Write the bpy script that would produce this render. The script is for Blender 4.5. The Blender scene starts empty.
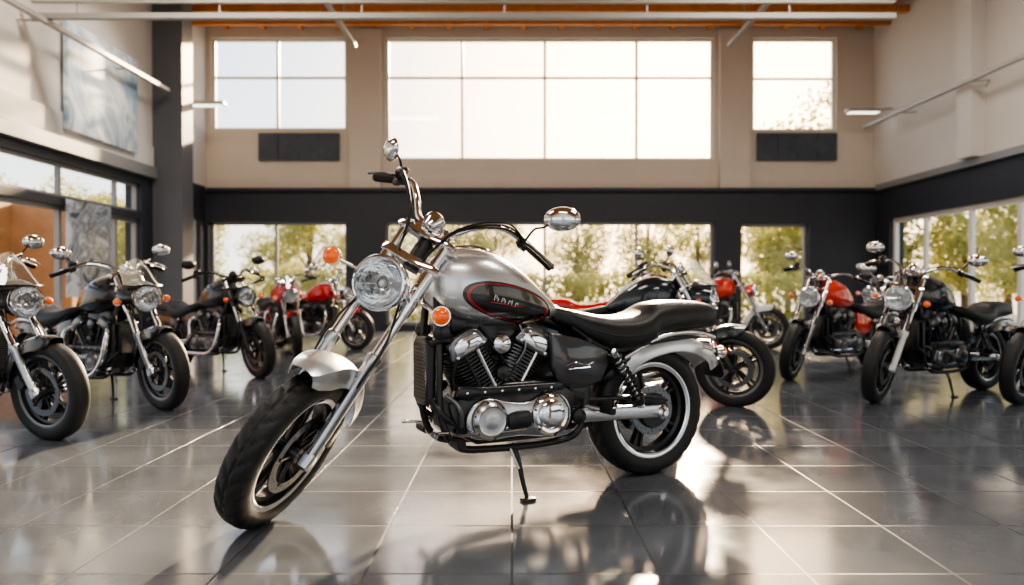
import bpy, bmesh, math, random
from mathutils import Vector as V, Matrix
random.seed(7)
sc = bpy.context.scene
pi = math.pi

# ---------------------------------------------------------------- materials
def newmat(name):
    m = bpy.data.materials.new(name); m.use_nodes = True
    nt = m.node_tree
    return m, nt, nt.nodes['Principled BSDF']

def pmat(name, col, metal=0.0, rough=0.5, coat=0.0, bump=0.0, bscale=50, var=0.0, vscale=5, trans=0, ior=1.45, emit=None, estr=0, alpha=1):
    m, nt, b = newmat(name)
    b.inputs['Base Color'].default_value = (*col, 1)
    b.inputs['Metallic'].default_value = metal
    b.inputs['Roughness'].default_value = rough
    b.inputs['Coat Weight'].default_value = coat
    b.inputs['Coat Roughness'].default_value = 0.04
    b.inputs['Transmission Weight'].default_value = trans
    b.inputs['IOR'].default_value = ior
    if emit:
        b.inputs['Emission Color'].default_value = (*emit, 1)
        b.inputs['Emission Strength'].default_value = estr
    tc = nt.nodes.new('ShaderNodeTexCoord')
    n = nt.nodes.new('ShaderNodeTexNoise'); n.inputs['Scale'].default_value = vscale
    n.inputs['Detail'].default_value = 4
    nt.links.new(tc.outputs['Object'], n.inputs['Vector'])
    if var > 0:
        mr = nt.nodes.new('ShaderNodeMixRGB'); mr.blend_type = 'MIX'
        mr.inputs[1].default_value = (*[c*(1-var) for c in col], 1)
        mr.inputs[2].default_value = (*[min(1, c*(1+var)) for c in col], 1)
        nt.links.new(n.outputs['Fac'], mr.inputs[0]); nt.links.new(mr.outputs[0], b.inputs['Base Color'])
    if bump > 0:
        n2 = nt.nodes.new('ShaderNodeTexNoise'); n2.inputs['Scale'].default_value = bscale
        nt.links.new(tc.outputs['Object'], n2.inputs['Vector'])
        bp = nt.nodes.new('ShaderNodeBump'); bp.inputs['Strength'].default_value = bump
        bp.inputs['Distance'].default_value = 0.002
        nt.links.new(n2.outputs['Fac'], bp.inputs['Height']); nt.links.new(bp.outputs[0], b.inputs['Normal'])
    return m

def glassmat(name, tint=(1, 1, 1), k=.6, base=.04, frost=0):
    m, nt, b = newmat(name)
    out = nt.nodes['Material Output']; nt.nodes.remove(b)
    t = nt.nodes.new('ShaderNodeBsdfTransparent'); t.inputs[0].default_value = (*tint, 1)
    g = nt.nodes.new('ShaderNodeBsdfGlossy'); g.inputs['Roughness'].default_value = 0.02
    lw = nt.nodes.new('ShaderNodeLayerWeight'); lw.inputs[0].default_value = .5
    p = nt.nodes.new('ShaderNodeMath'); p.operation = 'POWER'; p.inputs[1].default_value = 4
    nt.links.new(lw.outputs['Facing'], p.inputs[0])
    q = nt.nodes.new('ShaderNodeMath'); q.operation = 'MULTIPLY_ADD'; q.inputs[1].default_value = k; q.inputs[2].default_value = base
    nt.links.new(p.outputs[0], q.inputs[0])
    mx = nt.nodes.new('ShaderNodeMixShader')
    nt.links.new(q.outputs[0], mx.inputs[0]); nt.links.new(t.outputs[0], mx.inputs[1]); nt.links.new(g.outputs[0], mx.inputs[2])
    last = mx
    if frost:
        d = nt.nodes.new('ShaderNodeBsdfTranslucent'); d.inputs[0].default_value = (.85, .88, .9, 1)
        m2 = nt.nodes.new('ShaderNodeMixShader'); m2.inputs[0].default_value = frost
        nt.links.new(mx.outputs[0], m2.inputs[1]); nt.links.new(d.outputs[0], m2.inputs[2]); last = m2
    nt.links.new(last.outputs[0], out.inputs['Surface'])
    return m

M = {}
M['chrome'] = pmat('chrome', (0.80, 0.81, 0.83), 1, 0.07)
M['alu'] = pmat('brushed_aluminium', (0.52, 0.53, 0.55), 1, 0.26, bump=0.1, bscale=200)
M['steel'] = pmat('dark_steel', (0.18, 0.185, 0.195), 1, 0.30)
M['silver'] = pmat('silver_paint', (0.62, 0.64, 0.66), 0.7, 0.28, coat=1.0)
M['blackpaint'] = pmat('gloss_black_paint', (0.008, 0.009, 0.011), 0, 0.25, coat=.8)
M['blackmetal'] = pmat('black_engine_enamel', (0.011, 0.012, 0.014), 0.1, 0.36, coat=0.25)
M['finmetal'] = pmat('fin_metal', (0.18, 0.185, 0.19), 0.9, 0.34)
M['rubber'] = pmat('tyre_rubber', (0.015, 0.015, 0.016), 0, 0.52, bump=0.3, bscale=160)
M['grip'] = pmat('grip_rubber', (0.008, 0.008, 0.008), 0, 0.5)
M['leather'] = pmat('seat_leather', (0.009, 0.010, 0.012), 0, 0.42, bump=0.5, bscale=120)
M['orange'] = pmat('amber_lens', (0.95, 0.13, 0.01), 0, 0.12, coat=1, emit=(1, 0.12, 0.005), estr=0.2, var=.25, vscale=60)
M['redlens'] = pmat('red_lens', (0.6, 0.01, 0.01), 0, 0.12, coat=1, emit=(1, 0.02, 0.01), estr=0.3)
M['lens'] = glassmat('headlamp_lens')
M['screen'] = glassmat('windshield_acrylic', (0.80, 0.84, 0.86), k=.8, base=.10, frost=.14)
M['mirror'] = pmat('mirror_glass', (0.85, 0.87, 0.9), 1, 0.02)
M['charpaint'] = pmat('charcoal_paint', (0.025, 0.027, 0.031), 0.4, 0.3, coat=.8)
M['sidecov'] = pmat('graphite_paint', (0.05, 0.052, 0.058), 0.5, 0.30, coat=.8)
M['red'] = pmat('red_paint', (0.52, 0.012, 0.01), 0.1, 0.25, coat=1)
M['orangep'] = pmat('orange_red_paint', (0.68, 0.04, 0.01), 0.1, 0.25, coat=1)
M['white'] = pmat('white_paint', (0.7, 0.7, 0.7), 0, 0.3, coat=1)
M['teal'] = pmat('dark_teal_paint', (0.01, 0.02, 0.028), 0.3, 0.25, coat=1)
M['gauge'] = pmat('gauge_face', (0.02, 0.02, 0.025), 0, 0.3)

def reflmat():
    m, nt, b = newmat('lamp_reflector')
    b.inputs['Base Color'].default_value = (.80, .82, .84, 1); b.inputs['Metallic'].default_value = 1; b.inputs['Roughness'].default_value = .10
    tc = nt.nodes.new('ShaderNodeTexCoord'); v = nt.nodes.new('ShaderNodeTexVoronoi'); v.inputs['Scale'].default_value = 34
    nt.links.new(tc.outputs['Object'], v.inputs['Vector'])
    bp = nt.nodes.new('ShaderNodeBump'); bp.inputs['Strength'].default_value = .5; bp.inputs['Distance'].default_value = .005
    nt.links.new(v.outputs['Distance'], bp.inputs['Height']); nt.links.new(bp.outputs[0], b.inputs['Normal'])
    return m
M['reflector'] = reflmat()

def tankmat():
    m, nt, b = newmat('silver_paint_with_panel')
    b.inputs['Roughness'].default_value = 0.27; b.inputs['Coat Weight'].default_value = .9
    b.inputs['Coat Roughness'].default_value = 0.04
    tc = nt.nodes.new('ShaderNodeTexCoord'); mp = nt.nodes.new('ShaderNodeMapping'); mp.vector_type = 'TEXTURE'
    mp.inputs['Location'].default_value = (0.865, 0, 0.897)
    mp.inputs['Rotation'].default_value = (0, -math.radians(13), 0)
    mp.inputs['Scale'].default_value = (0.245, 1, 0.082)
    nt.links.new(tc.outputs['Object'], mp.inputs['Vector'])
    sx = nt.nodes.new('ShaderNodeSeparateXYZ'); nt.links.new(mp.outputs[0], sx.inputs[0])
    def mth(op, a, bb):
        n = nt.nodes.new('ShaderNodeMath'); n.operation = op
        for i, q in enumerate((a, bb)):
            if isinstance(q, (int, float)): n.inputs[i].default_value = q
            else: nt.links.new(q, n.inputs[i])
        return n.outputs[0]
    xx = mth('ABSOLUTE', sx.outputs[0], 0); zz = mth('ABSOLUTE', sx.outputs[2], 0)
    d = mth('ADD', mth('POWER', xx, 2.2), mth('POWER', zz, 2.2))
    r = nt.nodes.new('ShaderNodeValToRGB'); r.color_ramp.interpolation = 'CONSTANT'
    nt.links.new(mth('MULTIPLY', d, 0.5), r.inputs[0])
    e = r.color_ramp.elements
    e[0].position = 0; e[0].color = (0.005, 0.005, 0.006, 1)
    e[1].position = 0.36; e[1].color = (0.38, 0.008, 0.008, 1)
    q = e.new(0.42); q.color = (0.005, 0.005, 0.006, 1)
    q = e.new(0.50); q.color = (0.62, 0.64, 0.66, 1)
    nt.links.new(r.outputs[0], b.inputs['Base Color'])
    g = mth('GREATER_THAN', mth('MULTIPLY', d, 0.5), 0.5)
    nt.links.new(mth('MULTIPLY', g, 0.75), b.inputs['Metallic'])
    return m
M['tank'] = tankmat()

# ---------------------------------------------------------------- geometry
def frame_of(ax):
    ax = V(ax).normalized()
    h = V((0, 0, 1)) if abs(ax.z) < 0.9 else V((1, 0, 0))
    u = ax.cross(h).normalized(); w = ax.cross(u).normalized()
    return ax, u, w

def catmull(pts, k=5, closed=False):
    n = len(pts); out = []
    rng = n if closed else n-1
    for i in range(rng):
        if closed: p0, p1, p2, p3 = [pts[(i+j-1) % n] for j in range(4)]
        else:
            p0 = pts[max(i-1, 0)]; p1 = pts[i]; p2 = pts[i+1]; p3 = pts[min(i+2, n-1)]
        for j in range(k):
            t = j/k
            out.append([0.5*((2*b)+(-a+c)*t+(2*a-5*b+4*c-d)*t*t+(-a+3*b-3*c+d)*t**3) for a, b, c, d in zip(p0, p1, p2, p3)])
    if not closed: out.append(list(pts[-1]))
    return out

class Geo:
    def __init__(s): s.v = []; s.f = []; s.m = []; s.mats = []
    def mi(s, m):
        if isinstance(m, str): m = M[m]
        if m not in s.mats: s.mats.append(m)
        return s.mats.index(m)
    def add(s, vs, fs, mat):
        o = len(s.v); k = s.mi(mat)
        s.v += [tuple(p) for p in vs]
        for f in fs: s.f.append(tuple(i+o for i in f)); s.m.append(k)
    def rings(s, rings, mat, cap=True, closed=False, ringclosed=True):
        n = len(rings[0]); vs = [p for r in rings for p in r]; fs = []
        R = len(rings)
        for i in range(R if closed else R-1):
            i2 = (i+1) % R
            for j in range(n if ringclosed else n-1):
                j2 = (j+1) % n
                fs.append((i*n+j, i*n+j2, i2*n+j2, i2*n+j))
        if cap and not closed:
            fs.append(tuple(range(n))[::-1]); fs.append(tuple((R-1)*n+j for j in range(n)))
        s.add(vs, fs, mat)
    def tube(s, pts, r, mat, n=12, smooth=True, k=5, closed=False):
        pts = [tuple(p) for p in pts]
        rr = r if isinstance(r, (list, tuple)) else [r]*len(pts)
        q = [(*p, a) for p, a in zip(pts, rr)]
        if smooth and len(q) > 2: q = catmull(q, k, closed)
        P = [V(p[:3]) for p in q]; L = len(P)
        rings = []; u = None
        for i in range(L):
            if closed: t = (P[(i+1) % L]-P[i-1]).normalized()
            else: t = (P[min(i+1, L-1)]-P[max(i-1, 0)]).normalized()
            if u is None: _, u, w = frame_of(t)
            else:
                u = (u - t*u.dot(t)).normalized()
            w = t.cross(u)
            rings.append([P[i]+(u*math.cos(2*pi*j/n)+w*math.sin(2*pi*j/n))*q[i][3] for j in range(n)])
        s.rings(rings, mat, closed=closed)
    def lathe(s, C, ax, prof, mat, n=36, closed=False, cap=True):
        C = V(C); ax, u, w = frame_of(ax)
        rings = []
        for h, r in prof:
            r = max(r, 1e-4)
            rings.append([C+ax*h+(u*math.cos(2*pi*j/n)+w*math.sin(2*pi*j/n))*r for j in range(n)])
        s.rings(rings, mat, cap=(cap and not closed), closed=closed)
    def loft(s, secs, mat, n=28, e=2.4, k=4):
        q = catmull([list(map(float, c)) for c in secs], k)
        rings = []
        for c in q:
            x, hw, zt, zb = c[:4]; hw = max(hw, 0.004); zm = zb+(zt-zb)*0.42
            r = []
            for j in range(n):
                a = 2*pi*j/n; ca, sa = math.cos(a), math.sin(a)
                y = hw*math.copysign(abs(ca)**(2/e), ca)
                hh = (zt-zm) if sa > 0 else (zm-zb)
                z = zm+hh*math.copysign(abs(sa)**(2/e), sa)
                r.append(V((x, y, z)))
            rings.append(r)
        s.rings(rings, mat)
    def prism(s, out, O, X, Y, N, t0, t1, mat, bev=0.006, smooth=False, k=4):
        O, X, Y, N = V(O), V(X), V(Y), V(N)
        if smooth: out = catmull([list(p) for p in out], k, True)
        n = len(out)
        A = sum(out[i][0]*out[(i+1) % n][1]-out[(i+1) % n][0]*out[i][1] for i in range(n))
        sg = 1 if A > 0 else -1
        def inset(b):
            r = []
            for i in range(n):
                p0, p1, p2 = V(out[i-1]), V(out[i]), V(out[(i+1) % n])
                d1 = (p1-p0).normalized(); d2 = (p2-p1).normalized()
                n1 = V((-d1.y, d1.x))*sg; n2 = V((-d2.y, d2.x))*sg
                m = (n1+n2)
                m = m/max(m.dot(n1), 0.4) if m.length > 1e-6 else n1
                r.append(p1+m*b)
            return r
        def ring(pts, t): return [O+X*p[0]+Y*p[1]+N*t for p in pts]
        s.rings([ring(inset(bev), t0), ring(inset(0), t0+bev), ring(inset(0), t1-bev), ring(inset(bev*0.35), t1-bev*0.35), ring(inset(bev), t1)], mat)
    def rbox(s, C, X, Y, Z, sx, sy, sz, mat, bev=0.006):
        c = min(sx, sy)*0.18
        o = [(-sx/2+c, -sy/2), (sx/2-c, -sy/2), (sx/2, -sy/2+c), (sx/2, sy/2-c), (sx/2-c, sy/2), (-sx/2+c, sy/2), (-sx/2, sy/2-c), (-sx/2, -sy/2+c)]
        s.prism(o, C, X, Y, Z, -sz/2, sz/2, mat, bev)
    def box(s, x0, x1, y0, y1, z0, z1, mat):
        vs = [(x, y, z) for x in (x0, x1) for y in (y0, y1) for z in (z0, z1)]
        s.add(vs, [(0, 1, 3, 2), (4, 6, 7, 5), (0, 4, 5, 1), (2, 3, 7, 6), (0, 2, 6, 4), (1, 5, 7, 3)], mat)
    def build(s, name, parent=None, sharp=38, recalc=True):
        me = bpy.data.meshes.new(name); me.from_pydata(s.v, [], s.f)
        for m in s.mats: me.materials.append(m)
        me.polygons.foreach_set('material_index', s.m)
        if recalc:
            bm = bmesh.new(); bm.from_mesh(me); bmesh.ops.recalc_face_normals(bm, faces=bm.faces); bm.to_mesh(me); bm.free()
        me.polygons.foreach_set('use_smooth', [True]*len(me.polygons))
        me.set_sharp_from_angle(angle=math.radians(sharp))
        me.update()
        ob = bpy.data.objects.new(name, me); sc.collection.objects.link(ob)
        if parent: ob.parent = parent
        return ob

# ---------------------------------------------------------------- wheel
def wheel(G, C, A, U, R, W, hi=True, spokes=5, spokemat='steel', lipmat='alu', disc=True, discmat='alu', discr=0.0):
    C = V(C); A = V(A).normalized(); U = V(U).normalized(); T = A.cross(U).normalized()
    n = 288 if hi else 48
    half = [(.38, -.10), (.47, -.078), (.5, -.05), (.47, -.028), (.42, -.015), (.34, -.007), (.25, -.003), (.16, -.0005), (.08, .001), (.0, .001)]
    prof = [(-a*W, R+b) for a, b in half]+[(a*W, R+b) for a, b in half[-2::-1]]
    mid = len(half)-1; rings = []
    for i in range(n):
        a = 2*pi*i/n; d = U*math.cos(a)+T*math.sin(a); ring = []
        for j, (h, r) in enumerate(prof):
            if hi:
                k = abs(j-mid)
                if 1 <= k <= 6:
                    ph = (i+(k*2 if j < mid else k*2+6)) % 12
                    if ph < 3: r -= 0.006
                if k == 0: r -= 0.006
            ring.append(C+A*h+d*r)
        ring.append(C+A*(.3*W)+d*(R-.105)); ring.append(C+A*(-.3*W)+d*(R-.105))
        rings.append(ring)
    G.rings(rings, 'rubber', closed=True, cap=False)
    m = 72 if hi else 36
    rp = [(-.38, -.104), (-.36, -.112), (-.2, -.120), (-.16, -.137), (.16, -.137), (.2, -.120), (.36, -.112), (.38, -.104), (.2, -.10), (-.2, -.10)]
    G.lathe(C, A, [(a*W, R+b) for a, b in rp], spokemat, n=m, closed=True)
    for sg in (-1, 1):
        G.lathe(C, A, [(sg*.37*W, R-.086), (sg*.42*W, R-.090), (sg*.425*W, R-.101), (sg*.385*W, R-.112), (sg*.36*W, R-.106)], lipmat, n=m, closed=True)
    ri = R-.132
    for k in range(spokes):
        for off in (-.13, .13):
            a0 = 2*pi*k/spokes+off*1.1; a1 = 2*pi*k/spokes+off*0.9
            p0 = C+(U*math.cos(a0)+T*math.sin(a0))*0.035; p1 = C+(U*math.cos(a1)+T*math.sin(a1))*ri
            d = (p1-p0).normalized(); sd = A.cross(d)
            rr = []
            for p, w_, th in ((p0, .016, .024), (p0.lerp(p1, .5), .010, .018), (p1, .013, .02)):
                rr.append([p+sd*x*w_+A*y*th for x, y in ((-1, -.6), (-.5, -1), (.5, -1), (1, -.6), (1, .6), (.5, 1), (-.5, 1), (-1, .6))])
            G.rings(rr, spokemat)
    G.lathe(C, A, [(-.065, .02), (-.065, .03), (-.05, .038), (-.03, .045), (.03, .045), (.05, .038), (.065, .03), (.065, .02)], spokemat, n=28)
    G.lathe(C, A, [(-.1, .012), (-.1, .014), (.1, .014), (.1, .012)], 'chrome', n=16)
    if disc:
        for sgn in (1, -1):
            h = sgn*(W*.5-.008) if W < .14 else sgn*.06
            ro = ri-.045-discr
            G.lathe(C, A, [(h-.003, ro-.042), (h-.003, ro), (h+.003, ro), (h+.003, ro-.042)], discmat, n=56 if hi else 32, closed=True)
            for k in range(5):
                a = 2*pi*k/5+.3; d = U*math.cos(a)+T*math.sin(a)
                G.tube([C+A*(h*.8)+d*.03, C+A*h+d*(ro-.03)], .009, 'blackmetal', n=6, smooth=False)
            if hi:
                for k in range(28):
                    a = 2*pi*k/28; d = U*math.cos(a)+T*math.sin(a)
                    rr = ro-.010-(k % 3)*.010
                    G.lathe(C+d*rr+A*h, A, [(-.0036, .0005), (-.0036, .004), (.0036, .004), (.0036, .0005)], 'blackmetal', n=8)

def fender(G, C, U, Vv, A, R, hw, a0, a1, mat, n=26, depth=.05, taper=.5):
    C = V(C); rings = []
    for i in range(n+1):
        t = i/n; a = math.radians(a0+(a1-a0)*t)
        d = Vv*math.cos(a)+U*math.sin(a)
        e = min(t, 1-t)*6; f = taper+(1-taper)*min(1, e)**.5 if e < 1 else 1
        w_ = hw*f; dp = depth*f
        o = [(-w_, -dp), (-w_*.97, -dp*.5), (-w_*.85, -dp*.15), (-w_*.5, 0), (0, .006), (w_*.5, 0), (w_*.85, -dp*.15), (w_*.97, -dp*.5), (w_, -dp)]
        ring = [C+A*h+d*(R+r) for h, r in o]+[C+A*h*.95+d*(R+r-.005) for h, r in o[::-1]]
        rings.append(ring)
    G.rings(rings, mat)

# ---------------------------------------------------------------- motorcycle
def motorcycle(F=None, origin=None, heading=0, scale=1.0, delta=0, rake=30, body='charpaint', fend=None, tankm=None, hi=False,
               windshield=False, forkmat='alu', barh=.8, name='cruiser_motorcycle', enginem='steel', trim='chrome', seatm='leather',
               lip='alu', spk='blackmetal', headm='steel'):
    fend = fend or body; tankm = tankm or body
    root = bpy.data.objects.new(name, None); root.empty_display_size = .3; sc.collection.objects.link(root)
    rho = math.radians(rake); de = math.radians(delta)
    P = V((1.2, 0, 1.18 if hi else 1.13)); n_ = V((0, 1, 0))
    f0 = V((math.cos(rho), 0, math.sin(rho))); w = V((-math.sin(rho), 0, math.cos(rho)))
    f = f0*math.cos(de)+n_*math.sin(de); l = n_*math.cos(de)-f0*math.sin(de)
    Rf, Wf = .345, (.13 if hi else .12); off = .045
    lz = abs(l.z); Cz = (Rf-.008)*math.sqrt(1-lz*lz)+.36*Wf*lz
    L = (P.z+off*f.z-Cz)/math.cos(rho)
    def S(a, b, c): return P+l*a+f*b+w*c
    Cf = S(0, off, -L)
    # --- wheels
    G = Geo(); wheel(G, Cf, l, f, Rf, Wf, hi, spokes=5, lipmat=lip, spokemat=spk, discmat='steel')
    G.build('front_wheel', root)
    Cr = V((0, 0, .336)); G = Geo(); wheel(G, Cr, (0, 1, 0), (1, 0, 0), .336, .16, hi, spokes=5, spokemat='blackmetal', lipmat=lip, discmat='steel', discr=.03)
    G.lathe(Cr+V((0, .055, 0)), (0, 1, 0), [(0, .02), (0, .085), (.02, .09), (.03, .085), (.03, .03), (.04, .02)], 'blackmetal', n=36)
    G.build('rear_wheel', root)
    # --- fork
    G = Geo()
    for sg in (-1, 1):
        a = sg*.105
        G.lathe(S(a, off, 0), w, [(-.56, .018), (-.56, .0215), (-.0, .0215), (.03, .0215), (.035, .015)], 'chrome', n=20)
        G.lathe(S(a, off, 0), w, [(-L-.035, .012), (-L-.03, .023), (-L+.05, .026), (-L+.12, .0275), (-.62, .0275), (-.61, .033), (-.57, .033), (-.56, .024)], forkmat, n=24)
        G.lathe(S(a, off, 0), w, [(-.36, .024), (-.36, .030), (-.33, .032), (-.14, .032), (-.11, .029), (-.11, .022)], trim, n=24)
        G.rbox(S(a, off, -L), f, w, l, .055, .07, .05, forkmat)
        G.rbox(S(sg*.086, off-.10, -L+.13), f, w, l, .07, .1, .05, 'blackmetal')
        G.tube([S(sg*.1, off, -L+.15), S(sg*.09, off-.08, -L+.15)], .012, forkmat, n=8, smooth=False)
        G.tube([S(sg*.09, off-.1, -L+.18), S(sg*.12, off+.02, -L+.35), S(sg*.125, off+.03, -.5), S(sg*.05, off+.03, -.25)], .005, 'grip', n=6)
        G.tube([S(sg*.105, off, -.62), S(sg*.10, off-.02, -.60), S(sg*.094, off+.02, -L+.38)], .009, forkmat, n=6)
    for c, th in ((.0, .03), (-.13, .04)):
        G.prism([(-.14, off-.03), (-.09, off-.045), (0, -.04), (.09, off-.045), (.14, off-.03), (.145, off+.02), (.1, off+.04), (0, off+.02), (-.1, off+.04), (-.145, off+.02)], P, l, f, w, c-th/2, c+th/2, trim, .005)
    G.lathe(P, w, [(-.14, .02), (-.14, .03), (.01, .03), (.02, .022), (.03, .01)], 'blackmetal', n=20)
    G.build('fork', root)
    # --- front fender
    G = Geo(); fender(G, Cf, f, w, l, Rf+(.078 if hi else .035), .096, -60, 46, fend, depth=.095, taper=.6)
    G.build('front_fender', root)
    # --- headlight
    G = Geo()
    hd = V((f.x, f.y, .06)).normalized(); K = S(0, .17, -.305)
    if hi: hd = (Matrix.Rotation(math.radians(-8), 3, 'Z') @ hd).normalized()
    G.lathe(K, hd, [(-.15, .002), (-.145, .04), (-.12, .07), (-.08, .095), (-.03, .108), (.02, .112), (.02, .106)], 'chrome' if hi else body, n=40, cap=False)
    G.lathe(K, hd, [(.012, .112), (.02, .118), (.035, .119), (.045, .114), (.047, .106), (.038, .102), (.02, .103)], trim, n=48, closed=True)
    G.lathe(K, hd, [(-.070, .001), (-.068, .02), (-.055, .045), (-.03, .073), (.004, .095), (.03, .103)], 'reflector', n=64, cap=False)
    G.lathe(K, hd, [(-.066, .010), (-.03, .012), (-.005, .014), (.006, .011), (.012, .001)], 'white', n=24)
    G.lathe(K, hd, [(-.012, .022), (-.004, .026), (.004, .022), (-.004, .019)], 'steel', n=24, closed=True)
    G.lathe(K, hd, [(.036, .104), (.046, .09), (.056, .06), (.061, .03), (.062, .001)], 'lens', n=40, cap=False)
    X3 = V((0, 0, 1)).cross(hd).normalized(); Y3 = hd.cross(X3)
    for sx_ in (-1, 1): G.tube([K+X3*(sx_*.022)-hd*.004, K+X3*(sx_*.1)+hd*.028], .0022, 'chrome', n=6, smooth=False)
    for sg in (-1, 1):
        G.tube([S(sg*.1, off, -.30), K+l*(sg*.112)-hd*.02], .013, trim, n=10, smooth=False)
    G.build('headlight', root)
    # --- turn signals
    G = Geo(); sz = 1 if hi else .75
    for sg in (-1, 1):
        c0 = S(sg*(.28 if hi else .22), .12, -.295)
        G.tube([S(sg*.11, off, -.27), S(sg*.16, .09, -.285), c0], .009, trim, n=10)
        G.lathe(c0, hd, [(h*sz, r*sz) for h, r in [(-.045, .004), (-.04, .02), (-.02, .034), (.0, .04), (.012, .041), (.012, .036)]], trim, n=24)
        G.lathe(c0, hd, [(h*sz, r*sz) for h, r in [(.010, .037), (.022, .036), (.034, .027), (.04, .012), (.041, .001)]], 'orange', n=24)
    for sg in (-1, 1):
        c0 = V((-.36, sg*.17, .63))
        G.tube([V((-.30, sg*.08, .66)), c0], .009, trim, n=10, smooth=False)
        G.lathe(c0, (-1, 0, 0), [(-.04, .004), (-.03, .024), (.0, .034), (.01, .034)], trim, n=20)
        G.lathe(c0, (-1, 0, 0), [(.008, .032), (.022, .029), (.032, .014), (.034, .001)], 'orange', n=20)
    G.build('turn_signals', root)
    # --- handlebar
    G = Geo(); bh = 1.0 if hi else barh
    hb = [(.48, -.20, .22), (.37, -.145, .235), (.25, -.05, .225), (.15, .01, .14), (.075, .02, .06)]
    hb = [(a, b, c*bh if c > .1 else c) for a, b, c in hb]
    G.tube([S(*p) for p in hb]+[S(-p[0], p[1], p[2]) for p in hb[::-1]], .0145, trim, n=12, k=5)
    for sg in (-1, 1):
        g = lambda a, b, c: S(sg*a, b, c*bh)
        G.rbox(S(sg*.06, .02, .035), l, f, w, .04, .045, .07, trim)
        G.tube([g(.49, -.205, .219), g(.37, -.145, .235)], [.020, .020], 'grip', n=16, smooth=False)
        dirg = (g(.49, -.205, .219)-g(.37, -.145, .235)).normalized()
        for i in range(8):
            G.lathe(g(.37, -.145, .235)+dirg*(.015+i*.015), dirg, [(-.003, .018), (-.003, .0225), (.003, .0225), (.003, .018)], 'grip', n=14)
        G.lathe(g(.49, -.205, .219), dirg, [(-.002, .01), (-.002, .023), (.012, .021), (.016, .008)], 'blackmetal', n=16)
        sw = g(.345, -.13, .236)
        G.lathe(sw, dirg, [(-.035, .014), (-.03, .024), (.025, .025), (.03, .016)], 'blackmetal', n=14)
        G.rbox(sw+f*.012-w*.012, dirg, f, w, .05, .04, .045, 'blackmetal')
        G.tube([sw+f*.03, g(.37, -.085, .225), g(.44, -.11, .215), g(.52, -.165, .205)], [.008, .008, .006, .007], 'blackmetal' if hi else trim, n=8)
        if sg < 0: G.rbox(sw+f*.035+w*.03, dirg, f, w, .07, .045, .035, 'blackmetal')
        mc = S(sg*(.46 if sg > 0 else .43), -.05, (.395 if sg > 0 else .325) if hi else .30)
        G.tube([sw+w*.02, S(sg*.37, -.07, .30 if hi else .24), S(sg*.41, -.05, .325 if hi else .275), mc-l*(sg*.03)], .006, 'blackmetal', n=8)
        md = -V((f.x, f.y, 0)).normalized()
        if hi and sg < 0: md = Matrix.Rotation(math.radians(-62), 3, 'Z') @ md
        mx = V((0, 0, 1)).cross(md).normalized(); mz = md.cross(mx)
        rg = []
        for t0, k0 in ((.012, .96), (.008, 1.0), (0, 1.0), (-.012, .93), (-.024, .75), (-.032, .45), (-.034, .05)):
            rg.append([mc+mx*(math.cos(2*pi*t/24)*.084*k0)+mz*(math.sin(2*pi*t/24)*.056*k0)+md*t0 for t in range(24)])
        G.rings(rg, trim)
        G.rings([[mc+mx*(math.cos(2*pi*t/24)*.076)+mz*(math.sin(2*pi*t/24)*.049)+md*t0 for t in range(24)] for t0 in (.0115, .0135)], 'mirror')
        for kk in range(3 if hi else 1):
            G.tube([sw+f*.03+w*.003*kk, g(.27, .02+.015*kk, .20+.01*kk), S(sg*.12, .08+.01*kk, .07), S(sg*.06, .08, -.12)], .0045, 'grip', n=6)
    gc = S(0, .07, .06); gd = (-f*.55+w).normalized()
    G.lathe(gc, gd, [(-.05, .01), (-.045, .03), (-.01, .046), (.02, .048), (.026, .043), (.02, .04)], trim, n=30)
    G.lathe(gc, gd, [(.012, .042), (.022, .041), (.023, .001)], 'gauge', n=30)
    G.build('handlebar', root)
    if windshield:
        G = Geo(); rg = []; hh = V((f.x, f.y, 0)).normalized(); lh = V((l.x, l.y, 0)).normalized()
        for i in range(9):
            t = i/8; row = []
            for j in range(13):
                u_ = -1+j/6; wd = .17*(1-.25*t-.45*max(0, t-.7)/.3*.8)
                row.append(K+lh*(u_*wd)+hh*(.07-.10*u_*u_-.20*t)+V((0, 0, 1))*(.11+.24*t-.05*u_*u_*t))
            rg.append(row)
        G.rings(rg, 'screen', cap=False, ringclosed=False)
        G.tube(rg[0], .009, body, n=6, k=2)
        fr = []
        for i in range(7):
            t = i/6; row = []
            for j in range(25):
                a = pi*(-.12+1.24*j/24)
                rr = .122+.05*math.sin(t*pi/2)
                row.append(K+lh*(math.cos(a)*rr*1.12)+V((0, 0, 1))*(math.sin(a)*rr*.95)+hh*(.04-.16*t))
            fr.append(row)
        G.rings(fr, body, cap=False, ringclosed=False)
        G.build('windshield', root)
    # --- tank
    G = Geo()
    G.loft([(1.215, .03, 1.04, .95), (1.20, .085, 1.08, .90), (1.15, .135, 1.12, .845), (1.07, .170, 1.142, .812), (.98, .182, 1.145, .797), (.88, .178, 1.118, .793),
            (.78, .157, 1.060, .795), (.68, .118, .985, .805), (.60, .075, .915, .815), (.55, .03, .875, .83)], tankm, n=44, e=2.45, k=6)
    G.lathe((.93, 0, 1.122), (-.12, 0, 1), [(0, .05), (.012, .05), (.02, .044), (.024, .02), (.025, .001)], 'chrome', n=32)
    G.tube([(1.12, 0, 1.138), (1.0, 0, 1.152), (.9, 0, 1.132), (.8, 0, 1.078), (.68, 0, .99)], .012, trim, n=8)
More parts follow.
